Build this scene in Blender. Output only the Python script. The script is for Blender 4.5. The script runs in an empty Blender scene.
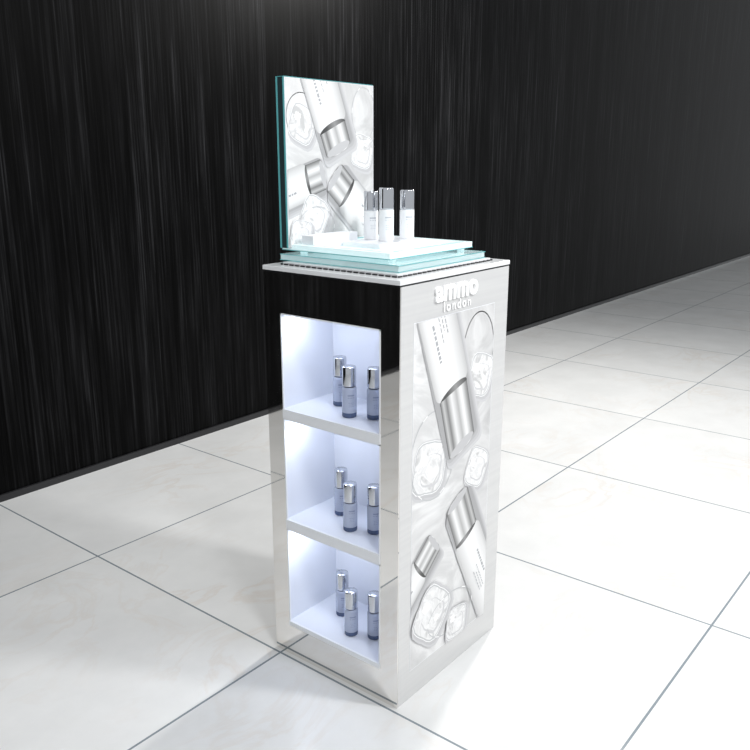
import bpy, bmesh, math, random
from mathutils import Vector, Matrix
random.seed(4)
S=bpy.context.scene
try:
    S.view_settings.view_transform='Standard'; S.view_settings.look='None'
except Exception: pass

# ------------------------------------------------------------ materials
def mat(name,col=(.8,.8,.8),rough=.4,metal=0.,spec=.5,trans=0.,ior=1.45,emis=None,es=0.,coat=0.):
    m=bpy.data.materials.new(name); m.use_nodes=True
    b=m.node_tree.nodes['Principled BSDF']
    b.inputs['Base Color'].default_value=(*col,1); b.inputs['Roughness'].default_value=rough
    b.inputs['Metallic'].default_value=metal; b.inputs['Specular IOR Level'].default_value=spec
    b.inputs['Transmission Weight'].default_value=trans; b.inputs['IOR'].default_value=ior
    b.inputs['Coat Weight'].default_value=coat
    if emis: b.inputs['Emission Color'].default_value=(*emis,1); b.inputs['Emission Strength'].default_value=es
    return m
def N(m,t,**k):
    n=m.node_tree.nodes.new(t)
    for a,v in k.items(): setattr(n,a,v)
    return n
def ramp(m,stops):
    r=N(m,'ShaderNodeValToRGB'); e=r.color_ramp.elements
    while len(e)<len(stops): e.new(.5)
    for el,(p,c) in zip(e,stops):
        el.position=p; el.color=(*(c if isinstance(c,tuple) else (c,c,c)),1)
    return r
def noise(m,vec,scale,detail=4,sc=(1,1,1),rough=.5,dist=0.):
    mp=N(m,'ShaderNodeMapping'); mp.inputs['Scale'].default_value=sc
    n=N(m,'ShaderNodeTexNoise'); n.inputs['Scale'].default_value=scale; n.inputs['Detail'].default_value=detail
    n.inputs['Roughness'].default_value=rough; n.inputs['Distortion'].default_value=dist
    L=m.node_tree.links; L.new(vec,mp.inputs[0]); L.new(mp.outputs[0],n.inputs['Vector']); return n
def mixc(m,fac,a,b,mode='MIX'):
    x=N(m,'ShaderNodeMix',data_type='RGBA',blend_type=mode); L=m.node_tree.links
    for i,v in ((0,fac),(6,a),(7,b)):
        if hasattr(v,'links'): L.new(v,x.inputs[i])
        elif i==0: x.inputs[0].default_value=v
        else: x.inputs[i].default_value=(*v,1)
    return x.outputs[2]
def mth(m,op,a,b=None):
    n=N(m,'ShaderNodeMath',operation=op); L=m.node_tree.links
    for i,v in enumerate((a,b)):
        if v is None: continue
        if hasattr(v,'links'): L.new(v,n.inputs[i])
        else: n.inputs[i].default_value=v
    return n.outputs[0]
def bsdf(m): return m.node_tree.nodes['Principled BSDF']

# dark wall of fine vertical wood grain
mw=mat('dark_wood_wall',(.01,.01,.01),.40,spec=.06)
co=N(mw,'ShaderNodeTexCoord').outputs['Object']
n1=noise(mw,co,1,5,(75,1,.9),.7); n2=noise(mw,co,1,3,(7,1,.25),.5); n3=noise(mw,co,1,4,(30,1,2.5),.6)
r1=ramp(mw,[(.38,.0),(.52,.009),(.66,.036),(.78,.09)]); r2=ramp(mw,[(.35,.3),(.68,1.)]); r3=ramp(mw,[(.38,.3),(.65,1.)])
L=mw.node_tree.links
for n,r in ((n1,r1),(n2,r2),(n3,r3)): L.new(n.outputs[0],r.inputs[0])
c=mixc(mw,1.,r1.outputs[0],r2.outputs[0],'MULTIPLY'); c=mixc(mw,1.,c,r3.outputs[0],'MULTIPLY')
c=mixc(mw,1.,c,(.97,.98,1.05),'MULTIPLY')
L.new(c,bsdf(mw).inputs['Base Color'])

# polished marble tiles
mf=mat('marble_tile_floor',(.8,.8,.78),.07,spec=.55)
co=N(mf,'ShaderNodeTexCoord').outputs['Object']; L=mf.node_tree.links
sep=N(mf,'ShaderNodeSeparateXYZ'); L.new(co,sep.inputs[0])
def line(o,off):
    v=mth(mf,'DIVIDE',mth(mf,'SUBTRACT',o,off-50*.955),.955); fr=mth(mf,'FRACT',v)
    d=mth(mf,'ABSOLUTE',mth(mf,'SUBTRACT',fr,.5)); return mth(mf,'GREATER_THAN',d,.5-.0035), mth(mf,'FLOOR',v)
gx,ix=line(sep.outputs[0],-.015); gy,iy=line(sep.outputs[1],.425)
g=mth(mf,'MAXIMUM',gx,gy)
cmb=N(mf,'ShaderNodeCombineXYZ'); L.new(mth(mf,'MULTIPLY',ix,3.7),cmb.inputs[0]); L.new(mth(mf,'MULTIPLY',iy,5.3),cmb.inputs[1])
va=N(mf,'ShaderNodeVectorMath',operation='ADD'); L.new(co,va.inputs[0]); L.new(cmb.outputs[0],va.inputs[1])
nv=noise(mf,va.outputs[0],2.2,6,(1,1.6,1),.6,1.2); rv=ramp(mf,[(.45,(.0,.0,.0)),(.5,(1,1,1)),(.54,(0,0,0))])
L.new(nv.outputs[0],rv.inputs[0])
nb=noise(mf,va.outputs[0],3.5,5,(1,1,1),.6); rb=ramp(mf,[(.35,(.77,.775,.77)),(.65,(.835,.84,.835))]); L.new(nb.outputs[0],rb.inputs[0])
nm=noise(mf,va.outputs[0],1.3,2); rm=ramp(mf,[(.45,0.),(.7,.28)]); L.new(nm.outputs[0],rm.inputs[0])
fac=mth(mf,'MULTIPLY',rv.outputs[0],rm.outputs[0])
c=mixc(mf,fac,rb.outputs[0],(.66,.55,.45)); c=mixc(mf,g,c,(.24,.28,.31)); L.new(c,bsdf(mf).inputs['Base Color'])

M_white=mat('white_gloss_laminate',(.8,.8,.8),.10,coat=.4)
co=N(M_white,'ShaderNodeTexCoord').outputs['Object']
nn=noise(M_white,co,1,5,(1.2,1.2,70),.6); rr=ramp(M_white,[(.35,(.62,.62,.62)),(.6,(.66,.66,.655))]); L=M_white.node_tree.links
L.new(nn.outputs[0],rr.inputs[0]); L.new(rr.outputs[0],bsdf(M_white).inputs['Base Color'])
M_top=mat('white_counter_gloss',(.88,.89,.90),.12)
M_in=mat('niche_white',(.80,.83,.90),.35)
M_mir=mat('mirror_steel',(.86,.84,.81),.03,1.)
M_rim=mat('white_niche_trim',(.9,.92,.95),.3)
M_dark=mat('dark_gap',(.008,.008,.01),.4)
M_glass=mat('pale_glass',(.86,.97,.98),.08,trans=.55,ior=1.3,emis=(.7,.97,1),es=.06)  # weak emission added so the glass looks paler and lit
M_frost=mat('glowing_frosted_acrylic',(.90,.98,.99),.2,trans=.2,emis=(.75,.98,1),es=.22)  # added glow brightens the acrylic; no lamp sits behind it
M_edge=mat('glass_edge_teal',(.14,.46,.48),.1,trans=.2,emis=(.2,.8,.85),es=.08)  # teal edge glow put in as faint emission
M_pside=mat('panel_side_dark',(.03,.05,.055),.2)
M_steel=mat('chrome_cap',(.62,.64,.68),.10,1.)
M_blk=mat('black_trim',(.02,.02,.022),.3)
M_bot=mat('serum_bottle_lavender',(.62,.68,.84),.12,trans=.35)
M_botb=mat('serum_bottle_base',(.10,.14,.26),.15,trans=.2)
M_botw=mat('white_bottle_plastic',(.90,.91,.93),.2)
M_ink=mat('label_ink',(.22,.25,.34),.5)
M_inkl=mat('label_ink_light',(.55,.57,.62),.5)
M_letter=mat('raised_white_letter',(.98,.98,.98),.25)
M_led=mat('led_strip',(1,1,1),.3,emis=(.8,.88,1),es=8)

# poster art materials
def uvramp(name,stops,rough=.45,axis=0):
    m=mat(name,(.8,)*3,rough); L=m.node_tree.links
    t=N(m,'ShaderNodeTexCoord'); s=N(m,'ShaderNodeSeparateXYZ'); L.new(t.outputs['UV'],s.inputs[0])
    r=ramp(m,stops); L.new(s.outputs[axis],r.inputs[0]); L.new(r.outputs[0],bsdf(m).inputs['Base Color']); return m
A_tube=uvramp('print_tube',[(0,.54),(.12,.68),(.35,.86),(.65,.92),(.88,.76),(1,.56)])
A_cap=uvramp('print_cap',[(0,.14),(.10,.40),(.25,.90),(.42,.45),(.60,.82),(.78,.20),(.90,.55),(1,.10)])
A_band=uvramp('print_band',[(0,.05),(.4,.30),(.7,.08),(1,.03)])
A_ink=mat('print_ink',(.42,.43,.45),.5)
A_sh=[mat('print_shadow_%d'%i,(v,v,v*1.02),.5) for i,v in enumerate((.62,.55,.48,.40))]
A_bg=mat('print_background',(.7,.7,.7),.4); L=A_bg.node_tree.links
co=N(A_bg,'ShaderNodeTexCoord').outputs['UV']
nn=noise(A_bg,co,1.5,6,(1,1.3,1),.55,1.4); r=ramp(A_bg,[(.3,.58),(.45,.70),(.55,.86),(.7,.73)]); L.new(nn.outputs[0],r.inputs[0])
s=N(A_bg,'ShaderNodeSeparateXYZ'); L.new(co,s.inputs[0]); r2=ramp(A_bg,[(0,1.),(.5,.97),(1,.82)]); L.new(s.outputs[0],r2.inputs[0])
L.new(mixc(A_bg,1.,r.outputs[0],r2.outputs[0],'MULTIPLY'),bsdf(A_bg).inputs['Base Color'])
A_ice=mat('print_ice',(.8,.8,.8),.4); L=A_ice.node_tree.links
co=N(A_ice,'ShaderNodeTexCoord').outputs['UV']
nn=noise(A_ice,co,1.4,3,(1,1,1),.5,1.6); r=ramp(A_ice,[(.34,.58),(.44,.76),(.52,.90),(.6,.76),(.72,.85)]); L.new(nn.outputs[0],r.inputs[0]); L.new(r.outputs[0],bsdf(A_ice).inputs['Base Color'])
A_rim=mat('print_ice_rim',(.54,.55,.56),.4); A_hi=mat('print_highlight',(.95,.95,.95),.4)

# ------------------------------------------------------------ mesh helpers
def new_obj(name,bm,mats,parent=None,smooth=False):
    me=bpy.data.meshes.new(name); bm.to_mesh(me); bm.free()
    for m in mats: me.materials.append(m)
    if smooth:
        for p in me.polygons: p.use_smooth=True
    o=bpy.data.objects.new(name,me); S.collection.objects.link(o)
    if parent: o.parent=parent
    return o
def addbox(bm,x0,x1,y0,y1,z0,z1,mi=0):
    v=[bm.verts.new((x,y,z)) for x in (x0,x1) for y in (y0,y1) for z in (z0,z1)]
    for q in ((0,1,3,2),(4,6,7,5),(0,4,5,1),(2,3,7,6),(0,2,6,4),(1,5,7,3)):
        f=bm.faces.new([v[i] for i in q]); f.material_index=mi
def boxes(name,lst,mats,parent=None,bev=0.):
    bm=bmesh.new()
    for b in lst: addbox(bm,*b)
    bmesh.ops.recalc_face_normals(bm,faces=bm.faces)
    o=new_obj(name,bm,mats,parent)
    if bev:
        k=o.modifiers.new('b','BEVEL'); k.width=bev; k.segments=2; k.limit_method='ANGLE'
    return o
def empty(name,loc=(0,0,0)):
    e=bpy.data.objects.new(name,None); e.location=loc; e.empty_display_size=.1; S.collection.objects.link(e); return e

# ------------------------------------------------------------ room
WY=2.1405
boxes('floor',[(-7,16,-5,WY,-.08,0)],[mf])
boxes('wall_back',[(-7,16,WY,WY+.12,0,5.0)],[mw])
boxes('baseboard_back',[(-7,16,WY-.012,WY,0,.03)],[M_blk])

# ------------------------------------------------------------ cabinet
X,Y,H=.499,.455,1.15
cab=empty('display_cabinet')
NY0,NY1=.058,.396; D=.206
NI=[(.763,1.027),(.436,.736),(.112,.407)]
F=.003
core=[(D+.012,X-.002,.004,Y-.002,0.012,1.134)]
core+=[(F,D+.012,.004,NY0-.004,.012,1.134),(F,D+.012,NY1+.004,Y-.002,.012,1.134)]
zs=[.012]+[z for n in reversed(NI) for z in n]+[1.134]
for i in range(0,8,2): core.append((F,D+.012,NY0-.004,NY1+.004,zs[i]+(.004 if i else 0),zs[i+1]-(.004 if i<6 else 0)))
boxes('carcass',core,[M_white],cab)
boxes('side_panel_front',[(0.004,X,0,.004,0.0,1.134)],[M_white],cab)
face=[(0,F,0,NY0,0,1.134),(0,F,NY1,Y,0,1.134),(0,F,NY0,NY1,NI[0][1],1.134),(0,F,NY0,NY1,0,NI[2][0]-.014)]
boxes('mirror_face',face,[M_mir],cab)
trim=[]
for (a,b),lo in zip(NI,(NI[1][1],NI[2][1],None)):
    l=lo if lo is not None else a-.014
    trim.append((-.003,F,NY0,NY1,l,a))
    trim.append((-.0015,F,NY0,NY0+.003,a,b)); trim.append((-.0015,F,NY1-.004,NY1,a,b)); trim.append((-.0015,F,NY0,NY1,b-.003,b))
boxes('niche_trim',trim,[M_rim],cab)
lin=[]; led=[]
for a,b in NI:
    lin+=[(D,D+.004,NY0,NY1,a,b),(F,D,NY1,NY1+.004,a,b),(F,D,NY0-.004,NY0,a,b),(F,D,NY0,NY1,a-.004,a),(F,D,NY0,NY1,b,b+.004)]
    led.append((.02,.030,NY1-.08,NY1-.03,b-.005,b-.001))
boxes('niche_lining',lin,[M_in],cab)
boxes('led_strips',led,[M_led],cab)
boxes('counter_slab',[(-.002,X+.002,-.002,Y+.002,1.138,1.15)],[M_top],cab,.002)
boxes('counter_edge_line',[(.001,X-.001,.001,Y-.001,1.134,1.138)],[M_dark],cab)
sp=[]
def dash(a,b,f,l=.013,g=.007):
    t=a
    while t<b: sp.append(f(t,min(t+l,b))); t+=l+g
z0,z1=1.15,1.1535
dash(.035,.46,lambda a,b:(a,b,.030,.034,z0,z1)); dash(.035,.42,lambda a,b:(.030,.034,a,b,z0,z1)); dash(.035,.46,lambda a,b:(a,b,.42,.424,z0,z1)); dash(.035,.42,lambda a,b:(.46,.464,a,b,z0,z1))
boxes('dashed_shadow_gap',sp,[M_blk],cab)  # black dashes stand in for the shadow gap around the inset plate
boxes('inset_plate',[(.036,.458,.036,.418,1.15,1.157)],[M_top],cab,.001)

def text(name,body,size,loc,ext,off=0.,sp=1.):
    cu=bpy.data.curves.new(name,'FONT'); cu.body=body; cu.size=size; cu.extrude=ext; cu.offset=off; cu.space_character=sp
    cu.align_x='CENTER'
    o=bpy.data.objects.new(name,cu); S.collection.objects.link(o); o.location=loc; o.rotation_euler=(math.pi/2,0,0)
    cu.materials.append(M_letter); o.parent=cab; return o
text('lettering_large','ammo',.074,(.235,-.003,1.082),.003,.0028,1.05)
text('lettering_small','london',.034,(.240,-.002,1.052),.001,.0006,1.38)

# ------------------------------------------------------------ poster artwork
def poster(name,parent,ox,oz,W,Hh,y,art):
    """flat print in the XZ plane facing -y; (ox,oz)=top-left corner"""
    bm=bmesh.new(); uvl=bm.loops.layers.uv.new('UVMap'); mats=[A_bg,A_tube,A_cap,A_band,A_ink,A_ice,A_rim,A_hi]+A_sh
    BG,TU,CA,BA,INK,ICE,RIM,HI,SH=range(9)
    lay=[0]
    def poly(pts,mi,uvf):
        P=[Vector(p) for p in pts]
        for ax,lim,sg in ((0,0,1),(0,W,-1),(1,0,1),(1,Hh,-1)):
            Q=[]
            for i in range(len(P)):
                a,b=P[i-1],P[i]; da=(a[ax]-lim)*sg; db=(b[ax]-lim)*sg
                if (da>=0)!=(db>=0): Q.append(a+(b-a)*(da/(da-db)))
                if db>=0: Q.append(b)
            P=Q
            if len(P)<3: return
        lay[0]+=1; yy=y-.00004*lay[0]
        vs=[bm.verts.new((ox+p.x,yy,oz-p.y)) for p in P]
        f=bm.faces.new(vs); f.material_index=mi
        for l,p in zip(f.loops,P): l[uvl].uv=uvf(p)
    def bar(p0,p1,w,mi,rad=0.):
        p0=Vector(p0);p1=Vector(p1); d=(p1-p0); ln=d.length; d=d/ln; n=Vector((-d.y,d.x))
        pts=[]
        k=5; r=rad
        for (cx,cy,a0) in ((ln-r,w/2-r,0),(r,w/2-r,90),(r,-w/2+r,180),(ln-r,-w/2+r,270)):
            if r<=0: pts.append(p0+d*cx+n*cy); continue
            for i in range(k+1):
                A=math.radians(a0+90*i/k); pts.append(p0+d*(cx+r*math.cos(A))+n*(cy+r*math.sin(A)))
        poly(pts,mi,lambda p:(((p-p0).dot(n))/w+.5,(p-p0).dot(d)/ln))
    def ell(c,d,a,b,mi):
        n=Vector((-d.y,d.x)); poly([c+n*a*math.cos(2*math.pi*i/28)+d*b*math.sin(2*math.pi*i/28) for i in range(28)],mi,lambda p:(((p-c).dot(n))/(2*a)+.5,.5))
    poly([(0,0),(W,0),(W,Hh),(0,Hh)],0,lambda p:(p.x/.36,p.y/.36))
    def st(s,t): return Vector((s*W,t*Hh))
    for a in art:
        k=a[0]
        if k=='bottle':
            _,b0,b1,c1,w=a; b0,b1,c1=st(*b0),st(*b1),st(*c1); d=(b1-b0).normalized(); n=Vector((-d.y,d.x))
            sh=Vector((w*.12,w*.13))
            for i in range(4):
                q=1-i*.25; bar(b0+sh*q,c1+sh*q+d*w*.1*q,w*(1.0+.16*q),SH+i,w*.15)
            bar(b0,b1,w,TU,w*.16)
            ell(b1+d*w*.03,d,w*.43,w*.12,BA)
            bar(b1+d*w*.02,c1,w*.84,CA,0); ell(c1,d,w*.42,w*.12,CA); ell(c1+d*w*.012,d,w*.385,w*.095,SH+1)
            ln=(b1-b0).length
            for off,sz,l0,l1 in ((.16,.055,.42,.72),(-.02,.018,.30,.6),(-.10,.018,.30,.52),(-.18,.018,.30,.56)):
                q0=b0+n*w*off+d*ln*l0; q1=b0+n*w*off+d*ln*l1; st_=w*.08
                L_=(q1-q0).length; u=0
                while u<L_:
                    e=min(u+st_*random.uniform(.5,1.2),L_); bar(q0+d*u,q0+d*e,w*sz,INK); u=e+st_*.35
        elif k=='ice':
            _,c,r,ang=a; c=st(*c)
            def blob(rr,jit,seed,dx=0,dy=0):
                rd=random.Random(seed); n=26; out=[]
                for i in range(n):
                    A=2*math.pi*i/n; q=(abs(math.cos(A))**4+abs(math.sin(A))**4)**(-.25)*rr*(1+rd.uniform(-jit,jit))
                    out.append(c+Vector((dx+q*math.cos(A+ang),dy+q*math.sin(A+ang))))
                return out
            sd=int(c.x*1e4)+7
            uvf=lambda p:((p.x)/r*.8+sd,(p.y)/r*.8)
            poly(blob(r*1.14,.02,sd,.006,.008),SH,uvf); poly(blob(r*1.07,.02,sd,.004,.005),SH+1,uvf); poly(blob(r,.02,sd),HI,uvf); poly(blob(r*.97,.02,sd),RIM,uvf); poly(blob(r*.92,.02,sd),ICE,uvf)
            poly(blob(r*.62,.04,sd+1,r*.1,r*.12),SH,uvf); poly(blob(r*.57,.04,sd+1,r*.07,r*.08),ICE,uvf)
            poly(blob(r*.22,.2,sd+2,-r*.38,-r*.38),HI,uvf); poly(blob(r*.14,.2,sd+3,r*.3,r*.3),HI,uvf)
        elif k=='ring':
            _,c,rx,ry,w=a; c=st(*c); n=30
            for i in range(n):
                A=2*math.pi*i/n;B=2*math.pi*(i+1)/n
                P=lambda t,g:(c.x+(rx+g)*math.cos(t),c.y+(ry+g)*math.sin(t))
                lay[0]-=1
                poly([P(A,0),P(B,0),P(B,w),P(A,w)],RIM if i%5 else HI,lambda p:(0,0))
            lay[0]+=1
    bmesh.ops.recalc_face_normals(bm,faces=bm.faces)
    for f in bm.faces:
        if f.normal.y>0: f.normal_flip()
    return new_obj(name,bm,mats,parent)

art_side=[('ring',(.80,.12),.075,.10,.003),('ice',(.84,.20),.060,.3),('ice',(.20,.41),.072,.2),('ring',(.25,.38),.10,.12,.003),
 ('bottle',(-.30,.83),(.10,.70),(.27,.645),.100),('ice',(.82,.48),.055,.5),
 ('bottle',(.12,-.14),(.47,.215),(.60,.385),.155),
 ('bottle',(1.10,.98),(.70,.68),(.56,.555),.135),('ice',(.25,.86),.075,.7),('ring',(.5,.90),.11,.06,.003),('ice',(.58,.95),.05,.1)]
poster('side_poster',cab,.056,1.040,.372,.955,-.0006,art_side)
boxes('side_poster_backing',[(.055,.429,-.0006,0,.084,1.041)],[M_rim],cab)

# ------------------------------------------------------------ header panel
hp=empty('poster_panel')
PX0,PX1,PZ0,PZ1=.062,.419,1.190,1.622
boxes('panel_board',[(PX0,PX1,.421,.450,PZ0,PZ1)],[M_pside],hp,.001)
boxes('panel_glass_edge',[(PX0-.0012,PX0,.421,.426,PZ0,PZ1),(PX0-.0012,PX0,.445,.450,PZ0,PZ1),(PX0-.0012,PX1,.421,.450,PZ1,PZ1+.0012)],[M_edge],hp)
boxes('panel_front',[(PX0,PX1,.4195,.421,PZ0+.001,PZ1-.001)],[M_rim],hp)
art_top=[('ring',(.16,.22),.055,.06,.002),('ice',(.17,.26),.048,.4),('ice',(.86,.42),.046,.25),('ring',(.88,.18),.05,.07,.002),
 ('bottle',(-.30,.72),(.22,.60),(.38,.565),.100),('ice',(.28,.82),.052,.5),
 ('bottle',(.24,-.24),(.50,.27),(.565,.40),.130),
 ('bottle',(1.16,1.06),(.66,.69),(.52,.59),.115),('ring',(.3,.88),.07,.05,.002),('ice',(.12,.93),.04,.2)]
poster('panel_print',hp,PX0+.002,PZ1-.002,PX1-PX0-.004,PZ1-PZ0-.004,.4194,art_top)

# ------------------------------------------------------------ glass riser
gr=empty('glass_display_riser')
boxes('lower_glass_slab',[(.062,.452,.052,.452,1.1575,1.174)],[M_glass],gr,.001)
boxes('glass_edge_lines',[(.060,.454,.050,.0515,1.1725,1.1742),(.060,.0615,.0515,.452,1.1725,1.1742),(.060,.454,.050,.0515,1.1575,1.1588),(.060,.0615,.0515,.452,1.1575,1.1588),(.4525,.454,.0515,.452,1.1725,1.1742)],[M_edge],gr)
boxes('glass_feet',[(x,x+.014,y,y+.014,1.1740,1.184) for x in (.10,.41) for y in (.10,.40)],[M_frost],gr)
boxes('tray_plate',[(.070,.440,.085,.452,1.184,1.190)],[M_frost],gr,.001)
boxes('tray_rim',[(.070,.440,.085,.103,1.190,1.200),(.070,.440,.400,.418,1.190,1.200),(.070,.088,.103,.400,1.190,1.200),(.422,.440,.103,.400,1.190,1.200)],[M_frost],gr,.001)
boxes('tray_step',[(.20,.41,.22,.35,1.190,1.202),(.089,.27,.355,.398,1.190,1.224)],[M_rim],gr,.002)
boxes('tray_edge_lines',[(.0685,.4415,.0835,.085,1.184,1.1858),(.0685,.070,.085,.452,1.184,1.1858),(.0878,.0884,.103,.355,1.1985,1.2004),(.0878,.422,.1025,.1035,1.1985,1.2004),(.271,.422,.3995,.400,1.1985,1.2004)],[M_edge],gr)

# ------------------------------------------------------------ bottles
def lathe(bm,prof,mi,seg=36):
    rings=[]
    for r,z in prof:
        rings.append([bm.verts.new((r*math.cos(2*math.pi*i/seg),r*math.sin(2*math.pi*i/seg),z)) for i in range(seg)] if r>0 else [bm.verts.new((0,0,z))])
    for a,b in zip(rings,rings[1:]):
        for i in range(seg):
            j=(i+1)%seg
            if len(a)==1: f=bm.faces.new((a[0],b[i],b[j]))
            elif len(b)==1: f=bm.faces.new((a[i],a[j],b[0]))
            else: f=bm.faces.new((a[i],a[j],b[j],b[i]))
            f.material_index=mi; f.smooth=True
def bottle(loc,kind,h,r,rot=0.):
    bm=bmesh.new(); hb=h*.60
    if kind=='lav':
        lathe(bm,[(0,0),(r*.86,0),(r*.97,.0015),(r,.005),(r,h*.10)],2)
        lathe(bm,[(r,h*.10),(r,hb-.006),(r*.97,hb-.002),(r*.86,hb),(r*.8,hb)],0)
        lathe(bm,[(r*.80,hb),(r*.80,hb+.003)],3)
        lathe(bm,[(r*.80,hb+.003),(r*.93,hb+.003),(r*.95,hb+.005),(r*.95,h-.003),(r*.90,h),(0,h)],1)
    else:
        hb=h*.60
        lathe(bm,[(0,0),(r*.86,0),(r*.97,.0015),(r,.004),(r,hb-.004),(r*.97,hb),(r*.9,hb)],0)
        lathe(bm,[(r*.9,hb),(r*.9,hb+.001),(r*.98,hb+.001),(r*.98,hb+.003),(r*.98,h-.003),(r*.92,h),(0,h)],1)
    a0=math.radians(-125)
    for z,wd,t in ((.44,.9,.0035),(.40,.9,.0015),(.30,.7,.0012),(.265,.6,.0012),(.23,.7,.0012)):
        zz=h*z; n=8; R=r+.0004
        for i in range(n):
            if i%3==2 and t<.002: continue
            A=a0+(i/n-.5)*wd; B=a0+((i+1)/n-.5)*wd
            vs=[bm.verts.new((R*math.cos(q),R*math.sin(q),w)) for q,w in ((A,zz),(B,zz),(B,zz+t),(A,zz+t))]
            f=bm.faces.new(vs); f.material_index=4
    o=new_obj('cosmetic_bottle',bm,[M_bot if kind=='lav' else M_botw,M_steel,M_botb,M_blk if kind=='lav' else M_steel,M_ink if kind=='lav' else M_inkl])
    o.location=loc; o.rotation_euler=(0,0,rot); return o
for a,_ in NI:
    bottle((.124,.299,a),'lav',.137,.0195); bottle((.062,.212,a),'lav',.137,.0195); bottle((.090,.150,a),'lav',.137,.0195)
bottle((.296,.328,1.202),'w',.132,.0205); bottle((.285,.265,1.202),'w',.143,.0205); bottle((.375,.262,1.202),'w',.135,.0205)

# ------------------------------------------------------------ lights
def area(name,loc,target,size,power,col=(1,1,1),sy=None,spread=None):
    l=bpy.data.lights.new(name,'AREA'); l.energy=power; l.color=col; l.size=size
    if sy: l.shape='RECTANGLE'; l.size_y=sy
    if spread: l.spread=math.radians(spread)
    o=bpy.data.objects.new(name,l); S.collection.objects.link(o); o.location=loc
    o.rotation_euler=(Vector(target)-Vector(loc)).to_track_quat('-Z','Y').to_euler(); return o
for i,(a,b) in enumerate(NI):
    area('niche_led_%d'%i,(.03,NY1-.05,b-.009),(.09,NY1-.02,a),.02,.20,(.82,.88,1),.06)
    area('niche_fill_%d'%i,(.10,.2,b-.006),(.10,.2,a),.10,.15,(.78,.83,1),.2)
area('ceiling_lamp_a',(3.4,.75,3.0),(.6,.3,0),.25,98,(1,.98,.95))
area('ceiling_lamp_b',(-1.2,-2.2,3.6),(.2,.3,.4),.6,44,(.97,.98,1))
area('ceiling_lamp_c',(1.3,-2.6,3.2),(.9,.3,.2),.4,68,(1,1,1))

w=bpy.data.worlds.new('room_ambient'); S.world=w; w.use_nodes=True
w.node_tree.nodes['Background'].inputs[0].default_value=(.95,.975,1,1); w.node_tree.nodes['Background'].inputs[1].default_value=.62

# ------------------------------------------------------------ camera
cd=bpy.data.cameras.new('camera'); co_=bpy.data.objects.new('camera',cd); S.collection.objects.link(co_)
cd.sensor_width=36; cd.lens=36*808.0/750; cd.clip_start=.05
pi_,ya=.2641,.6789
fw=Vector((math.cos(pi_)*math.cos(ya),math.cos(pi_)*math.sin(ya),-math.sin(pi_)))
rt=Vector((math.sin(ya),-math.cos(ya),0)); up=rt.cross(fw)
R=Matrix((rt,up,-fw)).transposed().to_4x4(); R.translation=Vector((-1.4792,-1.1185,1.4263)); co_.matrix_world=R
S.camera=co_
